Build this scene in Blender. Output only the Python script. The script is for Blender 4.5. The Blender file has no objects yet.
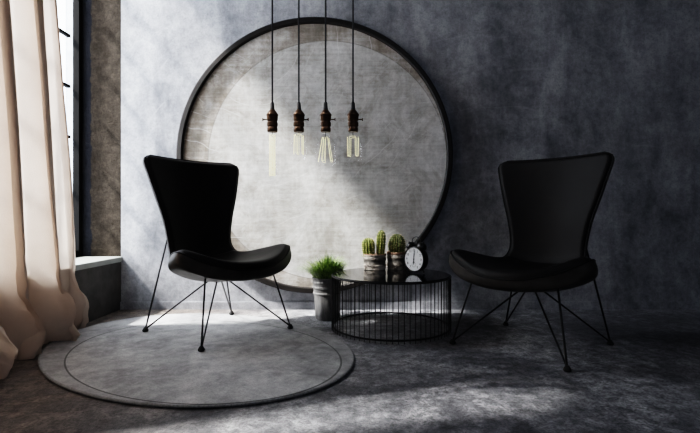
import bpy, bmesh, math, random
from mathutils import Vector, Matrix, noise
random.seed(7)
S = bpy.context.scene
C = S.collection
PI = math.pi
F = 450.0
H = 0.70

# ------------------------------------------------------------------ helpers
def link(o, parent=None):
    C.objects.link(o)
    if parent is not None:
        o.parent = parent
    return o

def obj(name, bm, mat, parent=None, smooth=False, recalc=True):
    if recalc:
        bmesh.ops.recalc_face_normals(bm, faces=bm.faces[:])
    me = bpy.data.meshes.new(name)
    bm.to_mesh(me); bm.free()
    if mat is not None:
        me.materials.append(mat)
    if smooth:
        for p in me.polygons: p.use_smooth = True
        try: me.set_sharp_from_angle(angle=math.radians(smooth if smooth is not True else 40))
        except Exception: pass
    return link(bpy.data.objects.new(name, me), parent)

def thing(name, label, cat, loc=(0, 0, 0), rz=0, group=None):
    o = bpy.data.objects.new(name, None); C.objects.link(o)
    o.empty_display_size = 0.05
    o.location = loc; o.rotation_euler = (0, 0, rz)
    o['label'] = label; o['category'] = cat
    if group: o['group'] = group
    return o

def tag(o, label, cat, group=None):
    o['label'] = label; o['category'] = cat
    if group: o['group'] = group
    return o

def struct(o):
    o['kind'] = 'structure'
    return o

def dup(o, parent=None):
    c = o.copy(); C.objects.link(c); c.parent = parent
    for ch in [k for k in o.children]:
        dup(ch, c)
    return c

def box(bm, x0, x1, y0, y1, z0, z1):
    vs = [bm.verts.new((x, y, z)) for x in (x0, x1) for y in (y0, y1) for z in (z0, z1)]
    for f in ((0,1,3,2),(4,6,7,5),(0,4,5,1),(2,3,7,6),(0,2,6,4),(1,5,7,3)):
        bm.faces.new([vs[i] for i in f])

def tube(bm, pts, r, n=8, closed=False, caps=True):
    pts = [Vector(p) for p in pts]
    rs = r if isinstance(r, (list, tuple)) else [r]*len(pts)
    rings = []
    N = len(pts)
    prev = None
    for i, p in enumerate(pts):
        if closed: d = pts[(i+1) % N] - pts[i-1]
        elif i == 0: d = pts[1]-pts[0]
        elif i == N-1: d = pts[-1]-pts[-2]
        else: d = pts[i+1]-pts[i-1]
        d.normalize()
        if prev is None:
            a = Vector((0,0,1)) if abs(d.z) < .9 else Vector((1,0,0))
        else: a = prev
        x = a - d*a.dot(d)
        if x.length < 1e-6: x = d.orthogonal()
        x.normalize(); y = d.cross(x); prev = x
        rings.append([bm.verts.new(p + (x*math.cos(2*PI*k/n) + y*math.sin(2*PI*k/n))*rs[i]) for k in range(n)])
    m = N if closed else N-1
    for i in range(m):
        a, b = rings[i], rings[(i+1) % N]
        for k in range(n):
            bm.faces.new((a[k], a[(k+1)%n], b[(k+1)%n], b[k]))
    if caps and not closed:
        bm.faces.new(rings[0][::-1]); bm.faces.new(rings[-1])

def lathe(bm, prof, n=48, c=(0,0,0), mod=None, mat=None, caps=True):
    """prof: list of (r,z). mod(theta,z,r)->r"""
    c = Vector(c); rings = []
    for r, z in prof:
        if r < 1e-5:
            v = bm.verts.new(Vector((0,0,z)) if mat is None else mat @ Vector((0,0,z)))
            v.co += c; rings.append([v]); continue
        ring = []
        for k in range(n):
            t = 2*PI*k/n
            rr = mod(t, z, r) if mod else r
            p = Vector((rr*math.cos(t), rr*math.sin(t), z))
            if mat is not None: p = mat @ p
            ring.append(bm.verts.new(p + c))
        rings.append(ring)
    for a, b in zip(rings, rings[1:]):
        if len(a) == 1 and len(b) == 1: continue
        for k in range(n):
            if len(a) == 1: bm.faces.new((a[0], b[k], b[(k+1)%n]))
            elif len(b) == 1: bm.faces.new((a[k], a[(k+1)%n], b[0]))
            else: bm.faces.new((a[k], a[(k+1)%n], b[(k+1)%n], b[k]))
    if caps:
        if len(rings[0]) > 1: bm.faces.new(rings[0])
        if len(rings[-1]) > 1: bm.faces.new(rings[-1][::-1])

def B(): return bmesh.new()

# ------------------------------------------------------------------ materials
class NT:
    def __init__(s, name):
        s.m = bpy.data.materials.new(name); s.m.use_nodes = True
        s.t = s.m.node_tree; s.t.nodes.clear()
        s.out = s.t.nodes.new('ShaderNodeOutputMaterial')
        s.b = s.t.nodes.new('ShaderNodeBsdfPrincipled')
        s.t.links.new(s.b.outputs[0], s.out.inputs[0])
    def n(s, typ, **kw):
        nd = s.t.nodes.new(typ)
        for k, v in kw.items(): setattr(nd, k, v)
        return nd
    def l(s, a, b): s.t.links.new(a, b)
    def coord(s, scale=(1,1,1), kind='Object', loc=(0,0,0), rot=(0,0,0)):
        tc = s.n('ShaderNodeTexCoord'); mp = s.n('ShaderNodeMapping')
        s.l(tc.outputs[kind], mp.inputs[0])
        mp.inputs['Scale'].default_value = scale; mp.inputs['Location'].default_value = loc
        mp.inputs['Rotation'].default_value = rot
        return mp.outputs[0]
    def noise(s, vec, scale, detail=6, rough=.6, dist=0):
        nd = s.n('ShaderNodeTexNoise')
        s.l(vec, nd.inputs['Vector']); nd.inputs['Scale'].default_value = scale
        nd.inputs['Detail'].default_value = detail; nd.inputs['Roughness'].default_value = rough
        nd.inputs['Distortion'].default_value = dist
        return nd.outputs['Fac']
    def ramp(s, fac, stops):
        r = s.n('ShaderNodeValToRGB'); e = r.color_ramp.elements
        while len(e) > 1: e.remove(e[-1])
        e[0].position = stops[0][0]; e[0].color = col4(stops[0][1])
        for p, c in stops[1:]:
            x = e.new(p); x.color = col4(c)
        s.l(fac, r.inputs[0]); return r.outputs[0]
    def mix(s, fac, a, b, mode='MIX'):
        m = s.n('ShaderNodeMix', data_type='RGBA', blend_type=mode)
        for sock, v in ((m.inputs[0], fac), (m.inputs[6], a), (m.inputs[7], b)):
            if hasattr(v, 'is_output'): s.l(v, sock)
            elif isinstance(v, (int, float)): sock.default_value = v if sock == m.inputs[0] else (v,v,v,1)
            else: sock.default_value = col4(v)
        return m.outputs[2]
    def math(s, op, a, b=0.0, c=0.0, clamp=False):
        m = s.n('ShaderNodeMath', operation=op, use_clamp=clamp)
        for i, v in enumerate((a, b, c)):
            if hasattr(v, 'is_output'): s.l(v, m.inputs[i])
            else: m.inputs[i].default_value = v
        return m.outputs[0]
    def bump(s, h, strength=.3, dist=.01, prev=None):
        b = s.n('ShaderNodeBump'); s.l(h, b.inputs['Height'])
        b.inputs['Strength'].default_value = strength; b.inputs['Distance'].default_value = dist
        if prev is not None: s.l(prev, b.inputs['Normal'])
        s.l(b.outputs[0], s.b.inputs['Normal']); return b.outputs[0]
    def set(s, **kw):
        for k, v in kw.items():
            sock = s.b.inputs[k.replace('_', ' ')]
            if hasattr(v, 'is_output'): s.l(v, sock)
            elif isinstance(v, (tuple, list)): sock.default_value = col4(v)
            else: sock.default_value = v
        return s

def col4(c):
    if isinstance(c, (int, float)): return (c, c, c, 1)
    return (*c[:3], 1)

def mat_simple(name, col, rough=.5, metal=0.0, var=.15, scale=30, bump=.0, spec=.5):
    t = NT(name); v = t.coord()
    nz = t.noise(v, scale, 4)
    lo = tuple(x*(1-var) for x in col); hi = tuple(x*(1+var) for x in col)
    t.set(Base_Color=t.ramp(nz, [(.3, lo), (.7, hi)]), Roughness=rough, Metallic=metal)
    t.b.inputs['Specular IOR Level'].default_value = spec
    if bump: t.bump(nz, bump, .003)
    return t.m

def mat_wall():
    t = NT('wall_concrete'); v = t.coord()
    vs = t.coord(scale=(1, 1, .22))
    big = t.noise(v, .9, 5, .6, .4)
    streak = t.noise(vs, 3.2, 7, .62, .3)
    mid = t.noise(v, 6, 8, .7, .2)
    fine = t.noise(v, 70, 6, .75)
    f = t.math('ADD', t.math('MULTIPLY', big, .25), t.math('MULTIPLY', streak, .45))
    f = t.math('ADD', f, t.math('MULTIPLY', mid, .3))
    c = t.ramp(f, [(.36, (.105, .108, .12)), (.45, (.20, .205, .222)), (.53, (.325, .33, .35)), (.63, (.49, .495, .512))])
    c = t.mix(t.math('MULTIPLY', t.ramp(fine, [(.38, 1), (.5, 0)]), .35), c, (.13, .135, .15))
    spk = t.noise(v, 22, 9, .82, .2)
    c = t.mix(t.math('MULTIPLY', t.ramp(spk, [(.44, 1), (.5, 0)]), 0.26), c, t.mix(1.0, c, (.42, .42, .43), 'MULTIPLY'))
    c = t.mix(t.math('MULTIPLY', t.ramp(spk, [(.52, 0), (.6, 1)]), 0.22), c, t.mix(1.0, c, (1.6, 1.6, 1.6), 'MULTIPLY'))
    # hairline scratches and trowel arcs
    w = t.n('ShaderNodeTexWave', wave_type='RINGS', rings_direction='SPHERICAL')
    mp = t.coord(loc=(-1.2, 0, .6)); t.l(mp, w.inputs[0])
    w.inputs['Scale'].default_value = 2.1; w.inputs['Distortion'].default_value = 5.5
    w.inputs['Detail'].default_value = 2; w.inputs['Detail Scale'].default_value = .6
    ln = t.ramp(w.outputs['Fac'], [(.0, 1), (.012, 0)])
    mask = t.ramp(t.noise(v, 2.3, 3), [(.5, 0), (.62, 1)])
    c = t.mix(t.math('MULTIPLY', t.math('MULTIPLY', ln, mask), .2), c, (.5, .5, .52))
    t.set(Base_Color=c, Roughness=.85)
    t.b.inputs['Specular IOR Level'].default_value = .25
    h = t.math('ADD', t.math('MULTIPLY', mid, .6), t.math('MULTIPLY', fine, .35))
    t.bump(h, .55, .012)
    return t.m

def mat_floor():
    t = NT('floor_concrete'); v = t.coord()
    big = t.noise(v, 1.3, 6, .62, .6)
    mid = t.noise(v, 9, 9, .72, .3)
    fine = t.noise(v, 95, 5, .75)
    f = t.math('ADD', t.math('MULTIPLY', big, .5), t.math('MULTIPLY', mid, .5))
    c = t.ramp(f, [(.38, (.07, .07, .077)), (.47, (.14, .14, .15)), (.53, (.24, .24, .25)), (.62, (.42, .42, .43))])
    c = t.mix(t.math('MULTIPLY', t.ramp(fine, [(.4, 1), (.52, 0)]), .55), c, (.035, .035, .04))
    spk = t.noise(v, 20, 9, .82, .2)
    c = t.mix(t.math('MULTIPLY', t.ramp(spk, [(.44, 1), (.5, 0)]), 0.70), c, t.mix(1.0, c, (.42, .42, .43), 'MULTIPLY'))
    c = t.mix(t.math('MULTIPLY', t.ramp(spk, [(.52, 0), (.6, 1)]), 0.70), c, t.mix(1.0, c, (1.6, 1.6, 1.6), 'MULTIPLY'))
    # warm light bounced off the curtain, painted into the colour towards the window side
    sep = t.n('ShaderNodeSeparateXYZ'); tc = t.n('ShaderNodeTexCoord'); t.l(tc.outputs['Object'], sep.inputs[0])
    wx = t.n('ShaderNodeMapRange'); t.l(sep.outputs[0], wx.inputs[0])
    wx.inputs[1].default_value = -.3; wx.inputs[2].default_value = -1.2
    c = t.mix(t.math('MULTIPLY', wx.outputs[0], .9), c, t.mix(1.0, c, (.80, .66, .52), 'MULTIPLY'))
    vor = t.n('ShaderNodeTexVoronoi', feature='DISTANCE_TO_EDGE'); t.l(v, vor.inputs[0]); vor.inputs['Scale'].default_value = 1.1
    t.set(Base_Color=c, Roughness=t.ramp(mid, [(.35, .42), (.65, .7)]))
    t.b.inputs['Specular IOR Level'].default_value = .35
    t.bump(t.math('ADD', t.math('MULTIPLY', mid, .5), t.math('MULTIPLY', fine, .5)), .75, .012)
    return t.m

def ring_seam(t, v, cx, cz, r, axis='z', width=.004):
    sep = t.n('ShaderNodeSeparateXYZ'); t.l(v, sep.inputs[0])
    a = t.math('SUBTRACT', sep.outputs[0], cx)
    b = t.math('SUBTRACT', sep.outputs[2 if axis == 'z' else 1], cz)
    d = t.math('SQRT', t.math('ADD', t.math('MULTIPLY', a, a), t.math('MULTIPLY', b, b)))
    line = t.math('LESS_THAN', t.math('ABSOLUTE', t.math('SUBTRACT', d, r)), width)
    inside = t.math('LESS_THAN', d, r)
    return line, inside, d

def mat_panel():
    t = NT('panel_plaster'); v = t.coord()
    big = t.noise(v, 1.6, 6, .6, .8)
    mid = t.noise(v, 7, 9, .72, .5)
    fine = t.noise(v, 60, 6, .7)
    hs = t.noise(t.coord(scale=(.5, 1, 7), rot=(0, .12, 0)), 5, 7, .7, .2)
    vs = t.noise(t.coord(scale=(7, 1, .5)), 4, 6, .7, .2)
    f = t.math('ADD', t.math('MULTIPLY', big, .35), t.math('MULTIPLY', mid, .25))
    f = t.math('ADD', f, t.math('ADD', t.math('MULTIPLY', hs, .25), t.math('MULTIPLY', vs, .15)))
    cin = t.ramp(f, [(.40, (.27, .25, .225)), (.46, (.40, .385, .36)), (.52, (.50, .49, .47)), (.60, (.62, .615, .60))])
    cout = t.ramp(f, [(.40, (.16, .14, .115)), (.48, (.27, .24, .205)), (.54, (.40, .375, .345)), (.61, (.56, .545, .52))])
    line, inside, d = ring_seam(t, v, .095, -.035, .895)
    sx = t.n('ShaderNodeSeparateXYZ'); t.l(v, sx.inputs[0])
    c = t.mix(inside, cout, cin)
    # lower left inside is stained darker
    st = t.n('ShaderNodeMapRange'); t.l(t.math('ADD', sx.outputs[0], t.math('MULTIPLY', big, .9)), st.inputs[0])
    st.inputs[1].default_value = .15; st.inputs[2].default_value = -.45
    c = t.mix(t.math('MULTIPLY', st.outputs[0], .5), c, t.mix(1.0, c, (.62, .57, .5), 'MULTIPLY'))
    c = t.mix(t.math('MULTIPLY', line, .55), c, (.16, .145, .13))
    clump = t.math('MULTIPLY', t.ramp(t.noise(v, 5, 9, .8, 1.2), [(.50, 0), (.58, 1)]), t.ramp(t.noise(v, 1.7, 3), [(.42, 0), (.6, 1)]))
    c = t.mix(t.math('MULTIPLY', clump, .5), c, (.66, .65, .63))
    dk = t.math('MULTIPLY', t.ramp(t.noise(v, 3.4, 9, .8, 1.0), [(.42, 1), (.5, 0)]), .45)
    c = t.mix(dk, c, t.mix(1.0, c, (.60, .56, .51), 'MULTIPLY'))
    spk = t.noise(v, 20, 9, .82, .2)
    c = t.mix(t.math('MULTIPLY', t.ramp(spk, [(.44, 1), (.5, 0)]), 0.18), c, t.mix(1.0, c, (.42, .42, .43), 'MULTIPLY'))
    c = t.mix(t.math('MULTIPLY', t.ramp(spk, [(.52, 0), (.6, 1)]), 0.2), c, t.mix(1.0, c, (1.6, 1.6, 1.6), 'MULTIPLY'))
    # scratches
    sc = t.n('ShaderNodeTexWave', wave_type='RINGS', rings_direction='SPHERICAL')
    t.l(t.coord(loc=(.5, 0, -.9)), sc.inputs[0]); sc.inputs['Scale'].default_value = 3.1
    sc.inputs['Distortion'].default_value = 7; sc.inputs['Detail'].default_value = 2.5; sc.inputs['Detail Scale'].default_value = .7
    ln = t.math('MULTIPLY', t.ramp(sc.outputs['Fac'], [(0, 1), (.015, 0)]), t.ramp(t.noise(v, 3, 3), [(.48, 0), (.6, 1)]))
    c = t.mix(t.math('MULTIPLY', ln, .3), c, (.82, .81, .79))
    t.set(Base_Color=c, Roughness=.7)
    t.b.inputs['Specular IOR Level'].default_value = .3
    t.bump(t.math('ADD', t.math('MULTIPLY', mid, .4), t.math('MULTIPLY', fine, .3)), .3, .006)
    return t.m

def mat_rug():
    t = NT('rug_felt'); v = t.coord()
    big = t.noise(v, 2.0, 6, .6, .6)
    mid = t.noise(v, 10, 9, .72, .4)
    fine = t.noise(v, 140, 5, .75)
    f = t.math('ADD', t.math('MULTIPLY', big, .5), t.math('MULTIPLY', mid, .5))
    c = t.ramp(f, [(.38, (.18, .182, .186)), (.47, (.31, .312, .315)), (.54, (.42, .422, .423)), (.64, (.56, .56, .56))])
    c = t.mix(t.math('MULTIPLY', t.ramp(fine, [(.4, 1), (.52, 0)]), .35), c, (.14, .14, .145))
    spk = t.noise(v, 24, 9, .82, .2)
    c = t.mix(t.math('MULTIPLY', t.ramp(spk, [(.44, 1), (.5, 0)]), 0.2), c, t.mix(1.0, c, (.42, .42, .43), 'MULTIPLY'))
    c = t.mix(t.math('MULTIPLY', t.ramp(spk, [(.52, 0), (.6, 1)]), 0.2), c, t.mix(1.0, c, (1.6, 1.6, 1.6), 'MULTIPLY'))
    line, inside, d = ring_seam(t, t.coord(scale=(1/.92, 1/.6725, 1)), -.132, .067, .848, axis='y', width=.0055)
    c = t.mix(inside, t.mix(.22, c, (.17, .17, .17)), c)
    c = t.mix(t.math('MULTIPLY', line, .8), c, (.06, .06, .06))
    t.set(Base_Color=c, Roughness=.75)
    t.b.inputs['Specular IOR Level'].default_value = .3
    t.bump(t.math('ADD', t.math('MULTIPLY', mid, .4), t.math('MULTIPLY', fine, .5)), .5, .006)
    return t.m

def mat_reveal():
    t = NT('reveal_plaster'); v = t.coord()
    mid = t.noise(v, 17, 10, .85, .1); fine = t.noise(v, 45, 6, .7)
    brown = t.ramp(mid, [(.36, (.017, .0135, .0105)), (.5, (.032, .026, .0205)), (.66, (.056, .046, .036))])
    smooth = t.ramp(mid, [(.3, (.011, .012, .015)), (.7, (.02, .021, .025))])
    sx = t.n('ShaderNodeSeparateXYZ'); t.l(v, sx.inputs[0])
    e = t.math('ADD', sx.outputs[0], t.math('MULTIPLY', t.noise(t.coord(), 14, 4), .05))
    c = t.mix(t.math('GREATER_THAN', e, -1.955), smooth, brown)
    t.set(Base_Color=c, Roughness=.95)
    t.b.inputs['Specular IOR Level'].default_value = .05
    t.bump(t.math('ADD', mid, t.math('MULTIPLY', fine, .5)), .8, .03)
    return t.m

def mat_curtain():
    t = NT('curtain_linen'); v = t.coord()
    weave = t.noise(t.coord(scale=(1, 1, 1)), 160, 3, .7)
    big = t.noise(v, 5, 5, .6)
    c = t.ramp(big, [(.3, (.47, .375, .31)), (.7, (.59, .485, .405))])
    c = t.mix(t.math('MULTIPLY', weave, .18), c, (.45, .34, .27))
    t.set(Base_Color=c, Roughness=.9)
    t.b.inputs['Specular IOR Level'].default_value = .15
    nb = t.bump(weave, .35, .004)
    tr = t.n('ShaderNodeBsdfTranslucent'); t.l(t.mix(.3, c, (.95, .85, .75)), tr.inputs[0])
    mx = t.n('ShaderNodeMixShader'); mx.inputs[0].default_value = .21
    t.l(t.b.outputs[0], mx.inputs[1]); t.l(tr.outputs[0], mx.inputs[2]); t.l(mx.outputs[0], t.out.inputs[0])
    return t.m

def mat_glass(name, refl=.06, tint=(1, 1, 1)):
    t = NT(name); t.t.nodes.remove(t.b)
    tr = t.n('ShaderNodeBsdfTransparent'); tr.inputs[0].default_value = col4(tint)
    gl = t.n('ShaderNodeBsdfGlossy'); gl.inputs['Roughness'].default_value = .03
    v = t.coord(); nz = t.noise(v, 3, 2)
    lw = t.n('ShaderNodeLayerWeight'); lw.inputs[0].default_value = .25
    f = t.math('MULTIPLY', lw.outputs['Fresnel'], refl*3, clamp=True)
    f = t.math('MULTIPLY', f, t.math('ADD', nz, .5))
    mx = t.n('ShaderNodeMixShader'); t.l(f, mx.inputs[0])
    t.l(tr.outputs[0], mx.inputs[1]); t.l(gl.outputs[0], mx.inputs[2]); t.l(mx.outputs[0], t.out.inputs[0])
    return t.m

def mat_leather(name, col, rough):
    t = NT(name); v = t.coord()
    vor = t.n('ShaderNodeTexVoronoi'); t.l(v, vor.inputs[0]); vor.inputs['Scale'].default_value = 260
    nz = t.noise(v, 12, 4)
    lo = tuple(x*.75 for x in col); hi = tuple(x*1.25 for x in col)
    t.set(Base_Color=t.ramp(nz, [(.3, lo), (.7, hi)]), Roughness=rough)
    t.b.inputs['Specular IOR Level'].default_value = .17
    t.bump(vor.outputs['Distance'], .06, .002)
    return t.m

def mat_cactus(name, a, b):
    t = NT(name); v = t.coord()
    nz = t.noise(v, 45, 4)
    t.set(Base_Color=t.ramp(nz, [(.35, a), (.65, b)]), Roughness=.6)
    return t.m

def mat_cpot():
    t = NT('weathered_pot'); v = t.coord()
    n1 = t.noise(t.coord(scale=(1, 1, 2.2)), 16, 8, .75, .8)
    sz = t.n('ShaderNodeSeparateXYZ'); t.l(v, sz.inputs[0])
    c = t.ramp(n1, [(.36, (.03, .026, .022)), (.44, (.16, .135, .115)), (.52, (.40, .36, .31)), (.66, (.58, .54, .48))])
    # peeled darker belt round the middle, rusty rim
    belt = t.math('SUBTRACT', 1.0, t.math('MULTIPLY', t.math('ABSOLUTE', t.math('SUBTRACT', sz.outputs[2], .06)), 26), clamp=True)
    c = t.mix(t.math('MULTIPLY', belt, .85), c, (.018, .016, .015))
    rim = t.math('GREATER_THAN', sz.outputs[2], .101)
    c = t.mix(t.math('MULTIPLY', rim, .75), c, (.25, .115, .055))
    t.set(Base_Color=c, Roughness=.75)
    t.bump(n1, .5, .006)
    return t.m

def mat_pot():
    t = NT('galvanised_pot'); v = t.coord()
    n1 = t.noise(t.coord(scale=(1, 1, .35)), 14, 7, .7, .4)
    c = t.ramp(n1, [(.35, (.075, .072, .07)), (.5, (.16, .155, .15)), (.68, (.28, .275, .27))])
    t.set(Base_Color=c, Roughness=.6, Metallic=.25)
    t.bump(n1, .3, .004)
    return t.m

M = dict(
    wall=mat_wall(), floor=mat_floor(), panel=mat_panel(), rug=mat_rug(), reveal=mat_reveal(), curtain=mat_curtain(),
    pane=mat_glass('window_glass', .05, (.97, .985, 1)), bulb=mat_glass('bulb_glass', .018),
    plaster=mat_simple('plain_plaster', (.10, .10, .105), .9, 0, .12, 3, .2),
    ceil=mat_simple('ceiling_plaster', (.09, .09, .095), .95, 0, .1, 3),
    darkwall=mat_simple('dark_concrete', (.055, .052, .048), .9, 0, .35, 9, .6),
    outer=mat_simple('outer_render', (.50, .56, .63), .9, 0, .25, 12, .4),
    sill=mat_simple('sill_stone', (.22, .23, .21), .55, 0, .15, 10, .1),
    frame=mat_simple('black_steel', (.004, .004, .004), .85, .0, .2, 20, spec=.08),
    pframe=mat_simple('panel_frame_metal', (.012, .010, .009), .5, .0, .2, 20, spec=.25),
    pad=mat_leather('black_leather', (.0055, .0050, .0052), .55),
    shell=mat_leather('black_leather_shell', (.030, .027, .025), .48),
    rod=mat_simple('black_powder_coat', (.006, .006, .007), .45, .0, .1, 30, spec=.3),
    top=mat_simple('smoked_glass_top', (.006, .006, .007), .10, 0, .1, 5, spec=.45),
    rubber=mat_simple('black_rubber', (.006, .006, .006), .8, 0, .1, 30),
    brass=mat_simple('aged_brass', (.085, .048, .028), .38, .75, .45, 40, .1),
    cap=mat_simple('black_bakelite', (.014, .011, .010), .4, 0, .1, 30),
    cord=mat_simple('braided_cord', (.035, .035, .038), .8, 0, .2, 300),
    soil=mat_simple('potting_soil', (.035, .02, .012), .95, 0, .5, 60, .8),
    pot=mat_pot(), cpot=mat_cpot(),
    cac1=mat_cactus('cactus_green', (.09, .115, .022), (.23, .25, .06)),
    cac2=mat_cactus('cactus_dark_green', (.055, .08, .024), (.14, .165, .05)),
    spine=mat_simple('cactus_spine', (.70, .60, .34), .6, 0, .1, 10),
    clockblack=mat_simple('black_enamel', (.007, .007, .007), .3, 0, .1, 30),
    dial=mat_simple('clock_dial', (.86, .87, .88), .5, 0, .02, 10),
    ink=mat_simple('dial_ink', (.02, .02, .022), .6, 0, .1, 10),
)
# grass
t = NT('grass_blade'); info = t.n('ShaderNodeTexCoord')
nz = t.noise(t.coord(), 38, 3)
t.set(Base_Color=t.ramp(nz, [(.35, (.03, .07, .014)), (.50, (.10, .17, .03)), (.66, (.27, .34, .085))]), Roughness=.5)
M['grass'] = t.m
# filament
t = NT('lit_filament')
nz = t.noise(t.coord(), 60, 2)
t.set(Base_Color=(.9, .85, .5), Roughness=.5)
t.b.inputs['Emission Color'].default_value = (1, .93, .55, 1)
t.l(t.math('MULTIPLY_ADD', nz, .5, .5), t.b.inputs['Emission Strength'])
M['filament'] = t.m

# ------------------------------------------------------------------ room
XW, YB, ZC = -1.73, 3.40, 3.50      # left wall face, back wall face, ceiling
XR, YF = 4.2, -1.6
XG = -2.10                          # glass plane
WY0, WZ0, WZ1 = 0.95, 0.395, 3.42    # window opening

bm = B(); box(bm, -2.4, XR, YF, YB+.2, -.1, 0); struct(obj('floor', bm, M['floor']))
bm = B(); box(bm, XW, XR+.1, YB, YB+.2, 0, ZC); struct(obj('wall_back', bm, M['wall']))
bm = B(); box(bm, XR, XR+.1, YF, YB, 0, ZC); struct(obj('wall_right', bm, M['plaster']))
bm = B(); box(bm, -2.15, XR+.1, YF-.1, YF, 0, ZC); struct(obj('wall_front', bm, M['plaster']))
bm = B(); box(bm, -2.15, XR+.1, YF-.1, YB+.2, ZC, ZC+.1); struct(obj('ceiling', bm, M['ceil']))
bm = B()
box(bm, -2.15, XW, WY0, YB+.04, 0, WZ0-.036)
box(bm, -2.15, XW, WY0, YB+.04, WZ1, ZC)
box(bm, -2.15, XW, YF, WY0, 0, ZC)
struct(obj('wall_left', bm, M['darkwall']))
bm = B(); box(bm, XG+.0, XW, YB+.04, YB+.2, 0, ZC); struct(obj('wall_recess', bm, M['reveal']))
bm = B(); box(bm, -2.162, XG, YB+.02, YB+.2, 0, ZC); struct(obj('trim_1', bm, M['outer']))
bm = B(); box(bm, XG, XW+.012, WY0, YB+.04, WZ0-.036, WZ0)
bmesh.ops.bevel(bm, geom=bm.edges[:], offset=.004, segments=2, affect='EDGES')
struct(obj('trim_2', bm, M['sill']))
bm = B(); box(bm, XW, XR, YB-.014, YB, 0, .06)
bmesh.ops.bevel(bm, geom=[e for e in bm.edges if all(v.co.z > .05 for v in e.verts)], offset=.004, segments=2, affect='EDGES')
struct(obj('baseboard_back', bm, M['wall']))

# window: frame, bars, panes
w = bpy.data.objects.new('window_1', None); C.objects.link(w); w['kind'] = 'structure'
w.location = (XG, 0, 0)
def wb(name, mat, *a):
    bm = B()
    for q in a: box(bm, *q)
    return obj(name, bm, mat, w)
posts = [WY0+.03, 1.75, 2.55, YB-.0]
wb('frame', M['frame'], (.008, .055, YB-.005, YB+.04, WZ0, WZ1), (-.02, .05, WY0, WY0+.05, WZ0, WZ1),
   (-.02, .05, WY0, YB+.03, WZ1-.05, WZ1), (-.02, .05, WY0, YB+.03, WZ0, WZ0+.05))
for y in posts[1:3]:
    wb('mullion', M['frame'], (-.02, .04, y-.02, y+.02, WZ0+.05, WZ1-.05))
for z in (.92, 1.30, 1.68, 2.06, 2.44, 2.82):
    wb('glazing_bar', M['frame'], (-.035, -.008, WY0+.05, YB-.005, z-.011, z+.011))
for a, b in zip(posts[:-1], posts[1:]):
    bm = B(); box(bm, -.0225, -.0205, a+.02, b-.02, WZ0+.05, WZ1-.05); obj('pane', bm, M['pane'], w)

# ------------------------------------------------------------------ round wall panel
PY = 3.34; PX, PZ, PR = (314.5-350)*PY/F, H+(216.5-155)*PY/F, 138.7*PY/F
p = thing('round_panel', 'huge round mottled grey panel in a thin black frame hung on concrete wall', 'decor panel', (PX, YB, PZ))
RX = Matrix.Rotation(PI/2, 4, 'X')   # local z -> -y
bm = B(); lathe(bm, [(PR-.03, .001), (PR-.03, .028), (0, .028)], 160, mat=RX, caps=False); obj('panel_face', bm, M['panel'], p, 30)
bm = B(); pr = [(PR-.010, .001), (PR, .006), (PR, .052), (PR-.008, .060), (PR-.036, .060), (PR-.042, .054), (PR-.042, .02), (PR-.05, .001)]
lathe(bm, pr+[pr[0]], 160, mat=RX, caps=False); obj('frame', bm, M['pframe'], p, 30)

# ------------------------------------------------------------------ rug
r = thing('oval_rug', 'large flat oval grey rug under the left chair with a dark inset ring', 'rug', (-.818, 2.410, 0), math.atan2(.6135, -.7897))
bm = B(); RA, RB = .920, .6725
lathe(bm, [(0, .001), (.993, .001), (1, .005), (1, .011), (.993, .015), (0, .015)], 200, caps=False)
bmesh.ops.scale(bm, vec=(RA, RB, 1), verts=bm.verts[:])
o = obj('pile', bm, M['rug'], r, 30)
bm = B(); tube(bm, [((RA-.001)*math.cos(2*PI*k/200), (RB-.001)*math.sin(2*PI*k/200), .009) for k in range(200)], .0055, 8, closed=True)
obj('binding', bm, mat_simple('rug_binding', (.24, .24, .24), .9, 0, .35, 120), r, True)

# ------------------------------------------------------------------ chairs
# local frame: +x = forward, y = side, z up
ROWS = [  # uc, zc, ue, ve, ze
    (.372, .392, .285, .275, .432),
    (.350, .400, .272, .322, .460),
    (.285, .398, .245, .358, .490),
    (.180, .384, .180, .372, .500),
    (.050, .370, .075, .342, .478),
    (-.080, .370, -.045, .278, .448),
    (-.175, .402, -.130, .236, .450),
    (-.215, .455, -.175, .217, .490),
    (-.235, .540, -.195, .217, .560),
    (-.255, .660, -.205, .238, .675),
    (-.280, .790, -.220, .275, .800),
    (-.305, .910, -.240, .308, .920),
    (-.320, 1.000, -.258, .330, 1.005),
    (-.328, 1.045, -.268, .335, 1.052),
]
def cr(p0, p1, p2, p3, t):
    return [.5*((2*b)+(-a+c)*t+(2*a-5*b+4*c-d)*t*t+(-a+3*b-3*c+d)*t**3) for a, b, c, d in zip(p0, p1, p2, p3)]
def row_at(s):
    n = len(ROWS)-1; x = max(0, min(1, s))*n; i = min(int(x), n-1); t = x-i
    g = lambda k: ROWS[max(0, min(n, k))]
    return cr(g(i-1), g(i), g(i+1), g(i+2), t)
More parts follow.
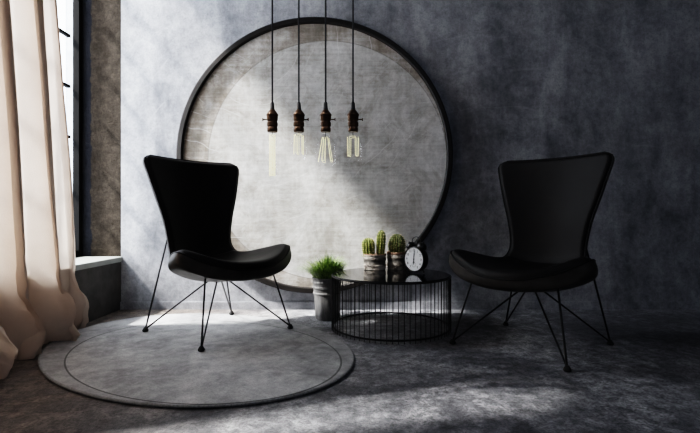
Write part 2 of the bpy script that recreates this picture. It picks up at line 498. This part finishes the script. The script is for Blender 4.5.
# arc length table of the centre line
TB = []; acc = 0; prev = None
for k in range(401):
    q = row_at(k/400)
    if prev: acc += math.hypot(q[0]-prev[0], q[1]-prev[1])
    TB.append(acc); prev = q
LEN = acc
def s_of(d):
    d = max(0, min(LEN, d))
    import bisect
    i = min(399, max(0, bisect.bisect_right(TB, d)-1))
    return (i+(d-TB[i])/max(1e-9, TB[i+1]-TB[i]))/400
RF, RT = .15, .055   # corner radii at the front lip and at the top
def surf(d, t, inset=0.0):
    uc, zc, ue, ve, ze = row_at(s_of(d))
    W = ve
    k = 1.0
    if d < RF: k = (W-RF+math.sqrt(max(0, RF*RF-(RF-d)**2)))/W
    if LEN-d < RT: k = (W-RT+math.sqrt(max(0, RT*RT-(RT-(LEN-d))**2)))/W
    T = t*k
    a = abs(T)
    e = a**2.0
    topbow = 0
    return Vector((uc+(ue-uc)*e, W*T, zc+(ze-zc)*(a**2.3))), W*k
def nrm(d, t):
    h = .03; d = max(.05, min(LEN-.05, d))
    a = surf(min(d+h, LEN), t*.9)[0]-surf(max(d-h, 0), t*.9)[0]
    tt = max(-.93, min(.93, t))
    b = surf(d, tt+.02)[0]-surf(d, tt-.02)[0]
    n = b.cross(a)
    n.normalize()
    return n if n.length > .5 else Vector((0, 0, 1))
def layer(bm, d0, d1, T, sign, nr=40, nc=30, off=0.0, inset=0.0, e0=True, e1=True, TB2=0):
    """closed pad between the mid surface and mid surface + sign*T, edges rounded"""
    A, Bt = [], []
    for i in range(nr+1):
        x = (1-math.cos(PI*i/nr))/2 if (e0 and e1) else i/nr
        d = d0+(d1-d0)*x
        ra, rb = [], []
        for j in range(nc+1):
            t = -math.cos(PI*j/nc)
            p, W = surf(d, t)
            Wi = (W-inset)/W; t2 = t*Wi
            p, _ = surf(d, t2); n = nrm(max(.01, min(LEN-.01, d)), t2)
            Td = T+(TB2-T)*max(0, min(1, (d-.36)/.22)) if TB2 else T
            R1 = Td*(.8 if sign < 0 else 1.3)
            dt = W*(1-abs(t)); f = math.sqrt(max(0, 1-(1-min(dt/R1, 1))**2.6))
            ds = min((d-d0) if e0 else 9, (d1-d) if e1 else 9); f *= math.sqrt(max(0, 1-(1-min(ds/R1, 1))**2.6))
            ra.append(bm.verts.new(p+n*sign*off))
            edge = (j in (0, nc)) or i in (0, nr)
            rb.append(ra[-1] if edge and f < 1e-4 else bm.verts.new(p+n*sign*(off+Td*f)))
        A.append(ra); Bt.append(rb)
    def q(*v):
        u = []
        for x in v:
            if x not in u: u.append(x)
        if len(u) > 2:
            try: bm.faces.new(u)
            except ValueError: pass
    for i in range(nr):
        for j in range(nc):
            q(A[i][j], A[i][j+1], A[i+1][j+1], A[i+1][j])
            q(Bt[i][j], Bt[i+1][j], Bt[i+1][j+1], Bt[i][j+1])
    bmesh.ops.remove_doubles(bm, verts=bm.verts[:], dist=2e-5)

def make_chair(label):
    c = thing('lounge_chair', label, 'chair')
    D5 = TB[int(400*6.3/13)]
    bm = B(); layer(bm, 0, LEN, .070, -1, 72, 44, TB2=.026); obj('shell', bm, M['shell'], c, 70)
    bm = B(); layer(bm, .004, D5+.012, .036, 1, 48, 44, inset=.004); obj('seat', bm, M['pad'], c, 70)
    bm = B(); layer(bm, D5-.012, LEN-.004, .020, 1, 54, 44, inset=.004); obj('backrest', bm, M['pad'], c, 70)
    # piping round the rim
    pts = []
    NP = 60
    for k in range(NP): pts.append(surf(LEN*k/NP, 1)[0])
    for k in range(16): pts.append(surf(LEN, 1-2*k/16)[0])
    for k in range(NP): pts.append(surf(LEN*(1-k/NP), -1)[0])
    for k in range(16): pts.append(surf(0, -1+2*k/16)[0])
    clean = [pts[0]]
    for q in pts[1:]:
        if (q-clean[-1]).length > .012: clean.append(q)
    if (clean[-1]-clean[0]).length < .012: clean.pop()
    bm = B(); tube(bm, clean, .0040, 8, closed=True); obj('piping', bm, M['pad'], c, True)
    # underside bracket
    bm = B(); box(bm, -.055, .055, -.055, .055, .296, .304)
    bmesh.ops.bevel(bm, geom=bm.edges[:], offset=.003, segments=2, affect='EDGES')
    for a, b in ((-.03, -.03), (.03, -.03), (.03, .03), (-.03, .03)):
        tube(bm, [(a, b, .300), (a, b, .338)], .008, 10)
    obj('mounting_plate', bm, M['rod'], c)
    for fx, fy in ((1, -1), (1, 1), (-1, -1), (-1, 1)):
        foot = Vector((.302*fx, .302*fy, .014))
        if fx > 0: top = Vector((.215, .225*fy, .372)); stub = top+Vector((-.04, -.055*fy, .008))
        else: top = Vector((-.262, .185*fy, .555)); stub = top+Vector((.045, -.0*fy, .012))
        hub = Vector((.042*fx, .042*fy, .298))
        bm = B()
        d = (foot-top).normalized()
        tube(bm, [foot, top-d*.0, top-d*.006+(stub-top)*.3, stub], .0052, 10)
        tube(bm, [foot+Vector((-.004*fx, -.004*fy, .006)), hub, hub*.75+Vector((0, 0, .298*.25))], .0048, 10)
        leg = obj('leg', bm, M['rod'], c, 60)
        bm = B(); lathe(bm, [(0, 0), (.014, 0), (.0175, .004), (.0175, .010), (.013, .018), (.008, .026), (0, .028)], 20, c=(foot.x, foot.y, 0), caps=False)
        obj('rubber_foot', bm, M['rubber'], leg, 50)
    return c
ch1 = make_chair('black leather lounge chair on the round rug, wire legs, facing right')
ch1.location = (-.79, 2.71, .0165); ch1.rotation_euler.z = math.atan2(-.646, .763)
ch2 = dup(ch1); ch2['label'] = 'black leather lounge chair on bare concrete right of the wire table'
ch2.location = (.99, 2.459, .001); ch2.rotation_euler.z = math.atan2(-.692, -.722)
for c_ in (ch1, ch2): c_['group'] = 'black wing back lounge chairs'

# ------------------------------------------------------------------ wire table
TX, TY, TR, TZ = .256, 2.83, .368, .340
tb = thing('coffee_table', 'round black wire drum coffee table with glossy dark top', 'table', (TX, TY, 0))
bm = B(); lathe(bm, [(0, TZ-.010), (TR-.006, TZ-.010), (TR-.004, TZ-.008), (TR-.004, TZ-.002), (TR-.006, TZ), (0, TZ)], 120, caps=False)
obj('tabletop', bm, M['top'], tb, 30)
def ring(z, rr, r=.006):
    bm = B(); tube(bm, [(rr*math.cos(2*PI*k/120), rr*math.sin(2*PI*k/120), z) for k in range(120)], r, 10, closed=True); return bm
obj('top_ring', ring(TZ-.009, TR, .0052), M['rod'], tb, True)
obj('base_ring', ring(.018, TR-.006, .0060), M['rod'], tb, True)
bm = B(); tube(bm, [(0, 0, .0), (0, 0, TZ-.010)], .0020, 8); w0 = obj('wire', bm, M['rod'], tb, True)
NW = 72
for k in range(NW):
    o = w0 if k == 0 else w0.copy()
    if k: C.objects.link(o); o.parent = tb
    a = 2*PI*(k+.3)/NW
    o.location = ((TR+.002)*math.cos(a), (TR+.002)*math.sin(a), .001)

# ------------------------------------------------------------------ potted grass
gx, gy = -.157, 3.09
g = thing('potted_plant', 'bushy green grass plant in a tall grey ribbed pot beside the table', 'plant', (gx, gy, 0))
GH = .285
prof = [(0, .001), (.078, .001), (.082, .006), (.083, .03), (.0845, .034), (.084, .04), (.0855, .10), (.087, .13), (.091, .17), (.0955, .174), (.0955, .182),
        (.092, .186), (.094, .21), (.099, .213), (.099, .223), (.096, .226), (.096, .243), (.101, .246), (.101, .256), (.0985, .259), (.099, .274), (.105, .277), (.105, GH), (.098, GH), (.094, GH-.02), (0, GH-.021)]
bm = B(); lathe(bm, prof, 64, caps=False, mod=lambda t, z, r: r*(1+.008*math.sin(3*t+z*20)) if z < .27 else r)
obj('pot', bm, M['pot'], g, 35)
bm = B(); lathe(bm, [(0, GH-.012), (.05, GH-.010), (.093, GH-.016)], 32, caps=False); obj('soil', bm, M['soil'], g, True)
bm = B()
for i in range(800):
    a = random.uniform(0, 2*PI); rr = .088*math.sqrt(random.random())
    base = Vector((rr*math.cos(a), rr*math.sin(a), GH-.014))
    out = Vector((math.cos(a), math.sin(a), 0))*(.25+rr/.088*.95)+Vector((random.uniform(-.45, .45), random.uniform(-.45, .45), 0))
    if out.x*.86-out.y*.5 > .25: out *= .55
    L = random.uniform(.13, .20)*(1.08-.25*rr/.088)
    wd = random.uniform(.0022, .0045)
    side = Vector((-out.y, out.x, 0)); side = side.normalized() if side.length > .01 else Vector((1, 0, 0))
    pv = None
    for k in range(5):
        s = k/4
        q = base+out*L*(.30*s+.52*s*s)+Vector((0, 0, L*(1.05*s-.38*s*s*out.length)))
        dx_, dy_ = q.x+gx-.256, q.y+gy-2.83; dd = math.hypot(dx_, dy_)
        if dd < .382 and q.z < .356:
            q = Vector((.256-gx+dx_/dd*.382, 2.83-gy+dy_/dd*.382, q.z))
        if q.y > .14: q.y = .14+(q.y-.14)*.35
        wk = wd*(1-s**1.8)*.95+.0002
        cur = (bm.verts.new(q-side*wk), bm.verts.new(q+side*wk))
        if pv: bm.faces.new((pv[0], pv[1], cur[1], cur[0]))
        pv = cur
obj('foliage', bm, M['grass'], g, True, recalc=False)

# ------------------------------------------------------------------ cactus pots
def cactus_pot_bm(h, r):
    bm = B()
    k = h/.108
    pr = [(0, 0), (r*.93, 0), (r*.97, .004), (r*.97, .022*k), (r*1.0, .026*k), (r*1.0, .034*k), (r*.965, .038*k), (r*.975, .066*k), (r*1.01, .070*k), (r*1.01, .078*k),
          (r*.98, .083*k), (r*.98, .094*k), (r*1.03, .098*k), (r*1.03, h), (r*.96, h), (r*.93, h-.012), (0, h-.012)]
    lathe(bm, pr, 48, caps=False, mod=lambda t, z, q: q*(1+.012*math.sin(4*t+50*z)*math.sin(9*t)))
    return bm
def cactus(parent, cx, cy, z0, r, h, ribs, mat, tilt=0, spn=.010, warty=False):
    """ribbed body and its spines"""
    Mt = Matrix.Rotation(tilt, 4, 'Y')
    def prof_r(s):  # s 0..1
        return r*(.80+.20*math.sin(min(s/.55, 1)*PI/2))*(1 if s < .6 else math.sqrt(max(0, 1-((s-.6)/.4)**2.4)))
    if warty:
        def prof_r(s): return r*math.sqrt(max(0, 1-((s-.42)/.58)**2)) if s > .42 else r*(.72+.28*math.sin(s/.42*PI/2))
    bm = B(); n = ribs*8; NS = 34
    prof = []
    for k in range(NS+1):
        s = 1-(1-k/NS)**1.35
        prof.append((max(prof_r(s), 0 if k == NS else .001), s*h))
    prof[-1] = (0, h)
    def mod(t, z, q):
        d = abs(math.cos(ribs*t/2))**.8
        x = q*(.70+.34*d) if not warty else q*(.84+.18*d)
        if warty: x *= 1+.07*math.sin(z/h*PI*13+ (0 if int(ribs*t/(2*PI)) % 2 else PI))
        return x
    lathe(bm, prof, n, c=(cx, cy, z0), mod=mod, mat=Mt, caps=False)
    b = obj('cactus', bm, mat, parent, 80)
    bm = B()
    rows = 9 if not warty else 11
    for i in range(ribs):
        t = 2*PI*i/ribs
        for k in range(rows):
            s = (k+.6)/rows*.97; q = prof_r(s)*1.04
            c0 = Mt @ Vector((q*math.cos(t), q*math.sin(t), s*h))+Vector((cx, cy, z0))
            up = .2 if s < .75 else 1.2
            for m in range(5):
                dr = Mt @ Vector((math.cos(t), math.sin(t), up))+Vector((random.uniform(-.8, .8), random.uniform(-.8, .8), random.uniform(-.8, .8)))
                dr.normalize()
                sd = dr.orthogonal().normalized()*.0011; sd2 = dr.cross(sd)
                a = [bm.verts.new(c0+sd), bm.verts.new(c0-sd*.5+sd2*.9), bm.verts.new(c0-sd*.5-sd2*.9)]
                tip = bm.verts.new(c0+dr*spn)
                for x in range(3): bm.faces.new((a[x], a[(x+1) % 3], tip))
    obj('spines', bm, M['spine'], b)
    return b
c1 = thing('potted_cactus', 'weathered round pot holding a short round cactus and a tall one', 'cactus', (.168, 3.055, TZ+.001), 0, 'cactus pots on the wire table')
obj('pot', cactus_pot_bm(.108, .077), M['cpot'], c1, 35)
bm = B(); lathe(bm, [(0, .100), (.072, .097)], 32, caps=False); obj('soil', bm, M['soil'], c1)
cactus(c1, -.040, -.012, .088, .043, .128, 13, M['cac1'], -.06)
cactus(c1, .037, -.005, .090, .031, .178, 11, M['cac1'], .05)
c2 = thing('potted_cactus', 'weathered pot with one round dark cactus, next to the alarm clock', 'cactus', (.322, 3.09, TZ+.001), .8, 'cactus pots on the wire table')
obj('pot', cactus_pot_bm(.118, .068), M['cpot'], c2, 35)
bm = B(); lathe(bm, [(0, .110), (.063, .107)], 32, caps=False); obj('soil', bm, M['soil'], c2)
cactus(c2, 0, 0, .098, .056, .142, 20, M['cac2'], 0, .009, True)

# ------------------------------------------------------------------ alarm clock (local -y is the dial side)
ck = thing('alarm_clock', 'black twin-bell alarm clock with a white dial', 'clock', (.424, 2.875, TZ+.001), math.radians(-46))
CR, CZ = .080, .087
RXc = Matrix.Rotation(PI/2, 4, 'X')
bm = B(); lathe(bm, [(0, -.030), (CR*.86, -.030), (CR*.97, -.022), (CR, -.010), (CR, .022), (CR*.985, .028), (CR*.93, .030), (CR*.90, .025), (0, .0235)], 64, c=(0, 0, CZ), mat=RXc, caps=False)
body = obj('case', bm, M['clockblack'], ck, 35)
bm = B(); lathe(bm, [(CR*.905, .024), (CR*.905, .0262), (0, .0262)], 64, c=(0, 0, CZ), mat=RXc, caps=False); dial = obj('dial', bm, M['dial'], ck)
FY = -.0266
def flat(bm, pts, y=FY):
    vs = [bm.verts.new((x, y, CZ+z)) for x, z in pts]; bm.faces.new(vs)
bm = B()
for k in range(60):
    a = 2*PI*k/60; r0, r1 = (.066, .070); wv = .0011 if k % 5 == 0 else .0004
    s, c = math.sin(a), math.cos(a)
    flat(bm, [(r0*s-wv*c, r0*c+wv*s), (r1*s-wv*c, r1*c+wv*s), (r1*s+wv*c, r1*c-wv*s), (r0*s+wv*c, r0*c-wv*s)])
for k in range(32):   # alarm sub-dial circle
    a, b = 2*PI*k/32, 2*PI*(k+1)/32
    flat(bm, [(.0155*math.sin(q)*1.0, -.033+.0155*math.cos(q)) for q in (a, b)]+[(.0142*math.sin(q), -.033+.0142*math.cos(q)) for q in (b, a)])
obj('minute_track', bm, M['ink'], dial, recalc=False)
for k in range(1, 13):
    if k == 6: continue
    cu = bpy.data.curves.new('num', 'FONT'); cu.body = str(k); cu.size = .0195; cu.align_x = 'CENTER'; cu.align_y = 'CENTER'; cu.offset = .0004
    to = bpy.data.objects.new('tmp', cu); C.objects.link(to)
    dg = bpy.context.evaluated_depsgraph_get(); dg.update()
    me = bpy.data.meshes.new_from_object(to.evaluated_get(dg))
    bpy.data.objects.remove(to); bpy.data.curves.remove(cu)
    me.materials.clear(); me.materials.append(M['ink'])
    n_ = bpy.data.objects.new('numeral', me); link(n_, dial)
    a = 2*PI*k/12
    n_.location = (.056*math.sin(a), FY, CZ+.056*math.cos(a)); n_.rotation_euler = (PI/2, 0, 0)
def hand(name, ang, L, wv, y, tail=.010, cz=0.0):
    bm = B(); s, c = math.sin(ang), math.cos(ang)
    P = [(-wv*.6, -tail), (-wv, L*.55), (0, L), (wv, L*.55), (wv*.6, -tail)]
    vs = [bm.verts.new((x*c+z*s, y, CZ+cz-x*s+z*c)) for x, z in P]; f = bm.faces.new(vs)
    e = bmesh.ops.extrude_face_region(bm, geom=[f]); bmesh.ops.translate(bm, verts=[v for v in e['geom'] if isinstance(v, bmesh.types.BMVert)], vec=(0, .0008, 0))
    return obj(name, bm, M['ink'], dial)
hand('minute_hand', math.radians(6), .060, .0036, -.0290)
hand('hour_hand', math.radians(183), .036, .0042, -.0280)
bm = B(); lathe(bm, [(0, .026), (.004, .026), (.004, .030), (0, .0305)], 16, c=(0, 0, CZ), mat=RXc, caps=False); obj('hand_pin', bm, M['ink'], dial)
for sx in (-1, 1):
    Mb = Matrix.Rotation(sx*.48, 4, 'Y')
    base = Vector((sx*.040, 0, CZ+.074))
    bm = B()
    pr = [(.0, .034), (.012, .0325), (.022, .028), (.029, .020), (.0325, .010), (.033, .004), (.031, .004), (.020, .018), (0, .024)]
    lathe(bm, pr, 32, c=base, mat=Mb, caps=False)
    tube(bm, [base+Mb @ Vector((0, 0, -.006)), base+Mb @ Vector((0, 0, .026))], .0035, 8)
    lathe(bm, [(0, .031), (.005, .033), (.005, .038), (0, .041)], 12, c=base, mat=Mb, caps=False)
    obj('bell', bm, M['clockblack'], ck, 45)
    bm = B(); tube(bm, [(sx*.045, 0, CZ-.062), (sx*.058, 0, .012), (sx*.061, 0, .004)], [.005, .0045, .006], 10); obj('leg', bm, M['clockblack'], ck, True)
bm = B(); tube(bm, [(-.034, 0, CZ+.100)]+[(.034*math.cos(PI-PI*k/12)*1.0, 0, CZ+.112+.030*math.sin(PI*k/12)) for k in range(13)]+[(.034, 0, CZ+.100)], .0032, 8)
obj('handle', bm, M['clockblack'], ck, True)
bm = B(); tube(bm, [(0, 0, CZ+.078), (0, 0, CZ+.100)], .002, 6); box(bm, -.008, .008, -.004, .004, CZ+.098, CZ+.108); obj('hammer', bm, M['clockblack'], ck)

# ------------------------------------------------------------------ pendants
PYd = 1.6
zb = H+(216.5-132.4)*PYd/F       # socket bottom
u = PYd/F
def pendant(px, label, key, fil):
    x = (px-350)*PYd/F
    t_ = thing('pendant_light', label, 'pendant lamp', (x, PYd, zb), 0, 'bare bulb pendants on long cords')
    top = ZC-zb
    bm = B(); tube(bm, [(0, 0, .028*1), (0, 0, top-.02)] if 0 else [(0, 0, .098), (0, 0, top-.02)], .0031, 8); obj('cord', bm, M['cord'], t_, True)
    bm = B(); lathe(bm, [(0, top-.03), (.012, top-.028), (.033, top-.02), (.036, top), (0, top)], 32, caps=False); obj('ceiling_rose', bm, M['cap'], t_, 40)
    # socket: brass body with grooves, conical cap
    bm = B()
    pr = [(.0, .001), (.0165, .001), (.0185, .004), (.0190, .014), (.0172, .017), (.0172, .020), (.0195, .023), (.0195, .034), (.0172, .037), (.0172, .040),
          (.0195, .043), (.0200, .058), (.0215, .060), (.0215, .063), (.0190, .067), (.0125, .076), (.0090, .080), (0, .081)]
    lathe(bm, pr, 40, caps=False); sk = obj('socket', bm, M['brass'], t_, 35)
    bm = B(); lathe(bm, [(0, .079), (.0088, .079), (.0088, .083), (.0078, .086), (.0068, .102), (.0050, .107), (0, .108)], 24, caps=False); obj('cord_grip', bm, M['cap'], t_, 35)
    bm = B(); s = key
    tube(bm, [(s*.017, 0, .046), (s*.032, 0, .046)], .0022, 8)
    Mk = Matrix.Rotation(PI/2, 4, 'Y')
    lathe(bm, [(0, -.0016), (.0055, -.0016), (.0055, .0016), (0, .0016)], 14, c=(s*.0335, 0, .046), mat=Mk, caps=False)
    obj('switch_key', bm, M['brass'], sk, 40)
    # bulb
    kind, w0_, w1_, y0, y1, nst = fil
    L = (y1-132.4)*u; z0 = -(y0-132.4)*u; z1 = -L
    Rb = max(w0_, w1_)*u/2+.012
    bm = B()
    if kind == 'tube': pb = [(.0125, .004), (.0125, -.008), (.0155, -.022), (.0165, -.035), (.0165, z1-.004), (.013, z1-.014), (.006, z1-.019), (0, z1-.020)]
    else: pb = [(.0125, .004), (.0125, -.006), (.017, -.018), (Rb*.85, -.035), (Rb, (z0+z1)*.62), (Rb*.96, z1-.004), (Rb*.75, z1-.018), (Rb*.4, z1-.026), (0, z1-.028)]
    lathe(bm, pb, 40, caps=False); bl = obj('bulb', bm, M['bulb'], t_, 60)
    bm = B(); tube(bm, [(0, 0, .002), (0, 0, z0-.001)], .0013, 6)
    for a in range(3): tube(bm, [(0, 0, z0), (w0_*u/2*math.cos(a*2.1), .004*math.sin(a*2.1), z0-.003)], .0004, 5)
    obj('stem', bm, M['cap'], bl)
    bm = B()
    if kind == 'tube':
        # tight spiral of filament wound down the tube
        for ph in range(2):
            for sgn in (1, -1):
                pts = []
                for k in range(181):
                    s = k/180; a = sgn*s*2*PI*15+PI*ph
                    pts.append((w0_*u/2*math.cos(a), w0_*u/2*math.sin(a), z0+(z1-z0)*s))
                tube(bm, pts, .00040, 5)
    else:
        pts = []
        for k in range(nst):
            a = 2*PI*k/nst+.35
            da = PI/nst*.75
            for (q, zz, ww) in (((a), z0, w0_), ((a+.06), z1, w1_), ((a+da), z1, w1_), ((a+da+.06), z0, w0_)):
                pts.append((ww*u/2*math.cos(q), ww*u/2*math.sin(q), zz+random.uniform(-.002, .002)))
        for a, b in zip(pts, pts[1:]):
            tube(bm, [a, b], .00065, 5)
    obj('filament', bm, M['filament'], bl)
    return t_
pendant(272.3, 'leftmost hanging bulb, long narrow filament, key on its left side', -1, ('tube', 6.4, 6.4, 134.5, 176, 0))
pendant(298.8, 'second hanging bulb from the left, short straight filaments', 1, ('str', 9.5, 10.0, 135.0, 154, 5))
pendant(325.6, 'third hanging bulb from the left, filaments flaring into a cone', 1, ('str', 7.0, 15.0, 138, 161.5, 5))
pendant(353.0, 'rightmost hanging bulb, dark socket and short spread filaments', 1, ('str', 12.0, 11.5, 137, 156, 4))

# ------------------------------------------------------------------ curtain
def sm(a, b, x):
    x = max(0, min(1, (x-a)/(b-a))); return x*x*(3-2*x)
def curtain():
    bm = B()
    NU, NV = 520, 150
    grid = []
    y_near = 1.20
    for j in range(NV+1):
        v = j/NV
        row = []
        for i in range(NU+1):
            uu = i/NU
            # height with a pooled end
            zz = 3.48*(1-v)**1.25 if v < .93 else None
            hv = v/.93
            if v < .93:
                z = .075+(3.40-.075)*(1-hv)**1.15
                out = 0
            else:
                q = (v-.93)/.07
                out = math.sin(q*PI*.62)*.065
                z = .075*(1-q)**1.4+.004
            yfar = 2.80-.122*min(z, 2.2)
            if z > 2.2: yfar -= (z-2.2)*.02
            ph = uu*10.2*PI+.8*math.sin(uu*9+.6)+.30*math.sin(z*1.3+uu*4)*(1-.3*hv)
            amp = .072+.016*math.sin(uu*23+1)+.012*math.exp(-z/.5)
            fo = (.062+.030*math.sin(uu*31+2))*sm(0, .05, 1-uu)*(.55+.45*min(z/.8, 1))
            y = y_near+(yfar-y_near)*uu+fo*math.sin(ph+1.9)
            fx = math.sin(ph)+.30*math.sin(2*ph+.8)+.10*math.sin(3*ph+2)
            x = -1.650+amp*fx*(.35+.65*sm(0, .06, 1-uu))-.035*(1-sm(0, .07, 1-uu))+.018*noise.noise(Vector((uu*40, z*.5, 4)))
            lo = math.exp(-(z/.34)**2)
            zz = min(z/.30, 1)
            nv = noise.noise(Vector((uu*15, z*4.5, 3.1)))
            n2 = noise.noise(Vector((uu*34, z*13, 7.7)))
            near = 1-sm(.50, .66, uu)
            x += .040*math.sin(PI*zz)**.8*(1+1.2*nv)*(1 if z < .30 else 0)
            x += near*.060*sm(0, 1, (1.0-z)/.8)
            x += (nv*.05+n2*.035)*lo
            y += (noise.noise(Vector((uu*13, z*5, 9.7)))*.06+n2*.02)*lo*sm(0, .1, 1-uu)
            x += noise.noise(Vector((uu*7, z*1.3, 1.1)))*.020
            x += out*.35
            z2 = z
            if v > .80: z2 = max(.004, z+abs(noise.noise(Vector((uu*26, v*20, 5))))*.04*lo*(1 if v < .985 else .2))
            ex_, ey_ = (x+.818)*-.7897+(y-2.41)*.6135, (x+.818)*.6135+(y-2.41)*.7897
            if (ex_/.935)**2+(ey_/.69)**2 < 1: z2 = max(z2, .018)
            row.append(bm.verts.new((max(x, XW+.018+.0*uu), y, z2)))
        grid.append(row)
    for j in range(NV):
        for i in range(NU):
            bm.faces.new((grid[j][i], grid[j][i+1], grid[j+1][i+1], grid[j+1][i]))
    o = obj('curtain', bm, M['curtain'], None, False)
    for p_ in o.data.polygons: p_.use_smooth = True
    return tag(o, 'long beige linen curtain pooling on the floor at the window', 'curtain')
curtain()

# ------------------------------------------------------------------ light
sun = bpy.data.lights.new('sun', 'SUN'); sun.energy = 25; sun.angle = math.radians(5); sun.color = (1, .96, .91)
so = bpy.data.objects.new('sun', sun); C.objects.link(so)
so.rotation_euler = Vector((1, .27, -1.2)).to_track_quat('-Z', 'Y').to_euler(); so.location = (-5, 1, 6)
po = bpy.data.lights.new('window_portal', 'AREA'); po.shape = 'RECTANGLE'; po.size = YB-WY0; po.size_y = WZ1-WZ0
po.cycles.is_portal = True
p_ = bpy.data.objects.new('window_portal', po); C.objects.link(p_); p_.location = (XG-.07, (YB+WY0)/2, (WZ0+WZ1)/2)
p_.rotation_euler = Vector((1, 0, 0)).to_track_quat('-Z', 'Z').to_euler()
fi = bpy.data.lights.new('room_fill', 'AREA'); fi.shape = 'RECTANGLE'; fi.size = 3; fi.size_y = 2; fi.energy = 14; fi.color = (.74, .83, 1)
f_ = bpy.data.objects.new('room_fill', fi); C.objects.link(f_); f_.location = (.8, -1.0, 2.9)
f_.rotation_euler = (Vector((.4, 3, .8))-f_.location).to_track_quat('-Z', 'Z').to_euler()

wd = bpy.data.worlds.new('sky'); S.world = wd; wd.use_nodes = True
nt = wd.node_tree; bg = nt.nodes['Background']; bg.inputs[0].default_value = (.88, .93, 1, 1); bg.inputs[1].default_value = 9

# ------------------------------------------------------------------ camera
cd = bpy.data.cameras.new('camera'); cam = bpy.data.objects.new('camera', cd); C.objects.link(cam)
cd.sensor_width = 36; cd.lens = F/700*36; cd.clip_start = .02
cam.location = (0, 0, H); cam.rotation_euler = (PI/2, 0, 0)
S.camera = cam
S.view_settings.view_transform = 'Filmic'
S.view_settings.look = 'High Contrast'
S.view_settings.exposure = 0.35
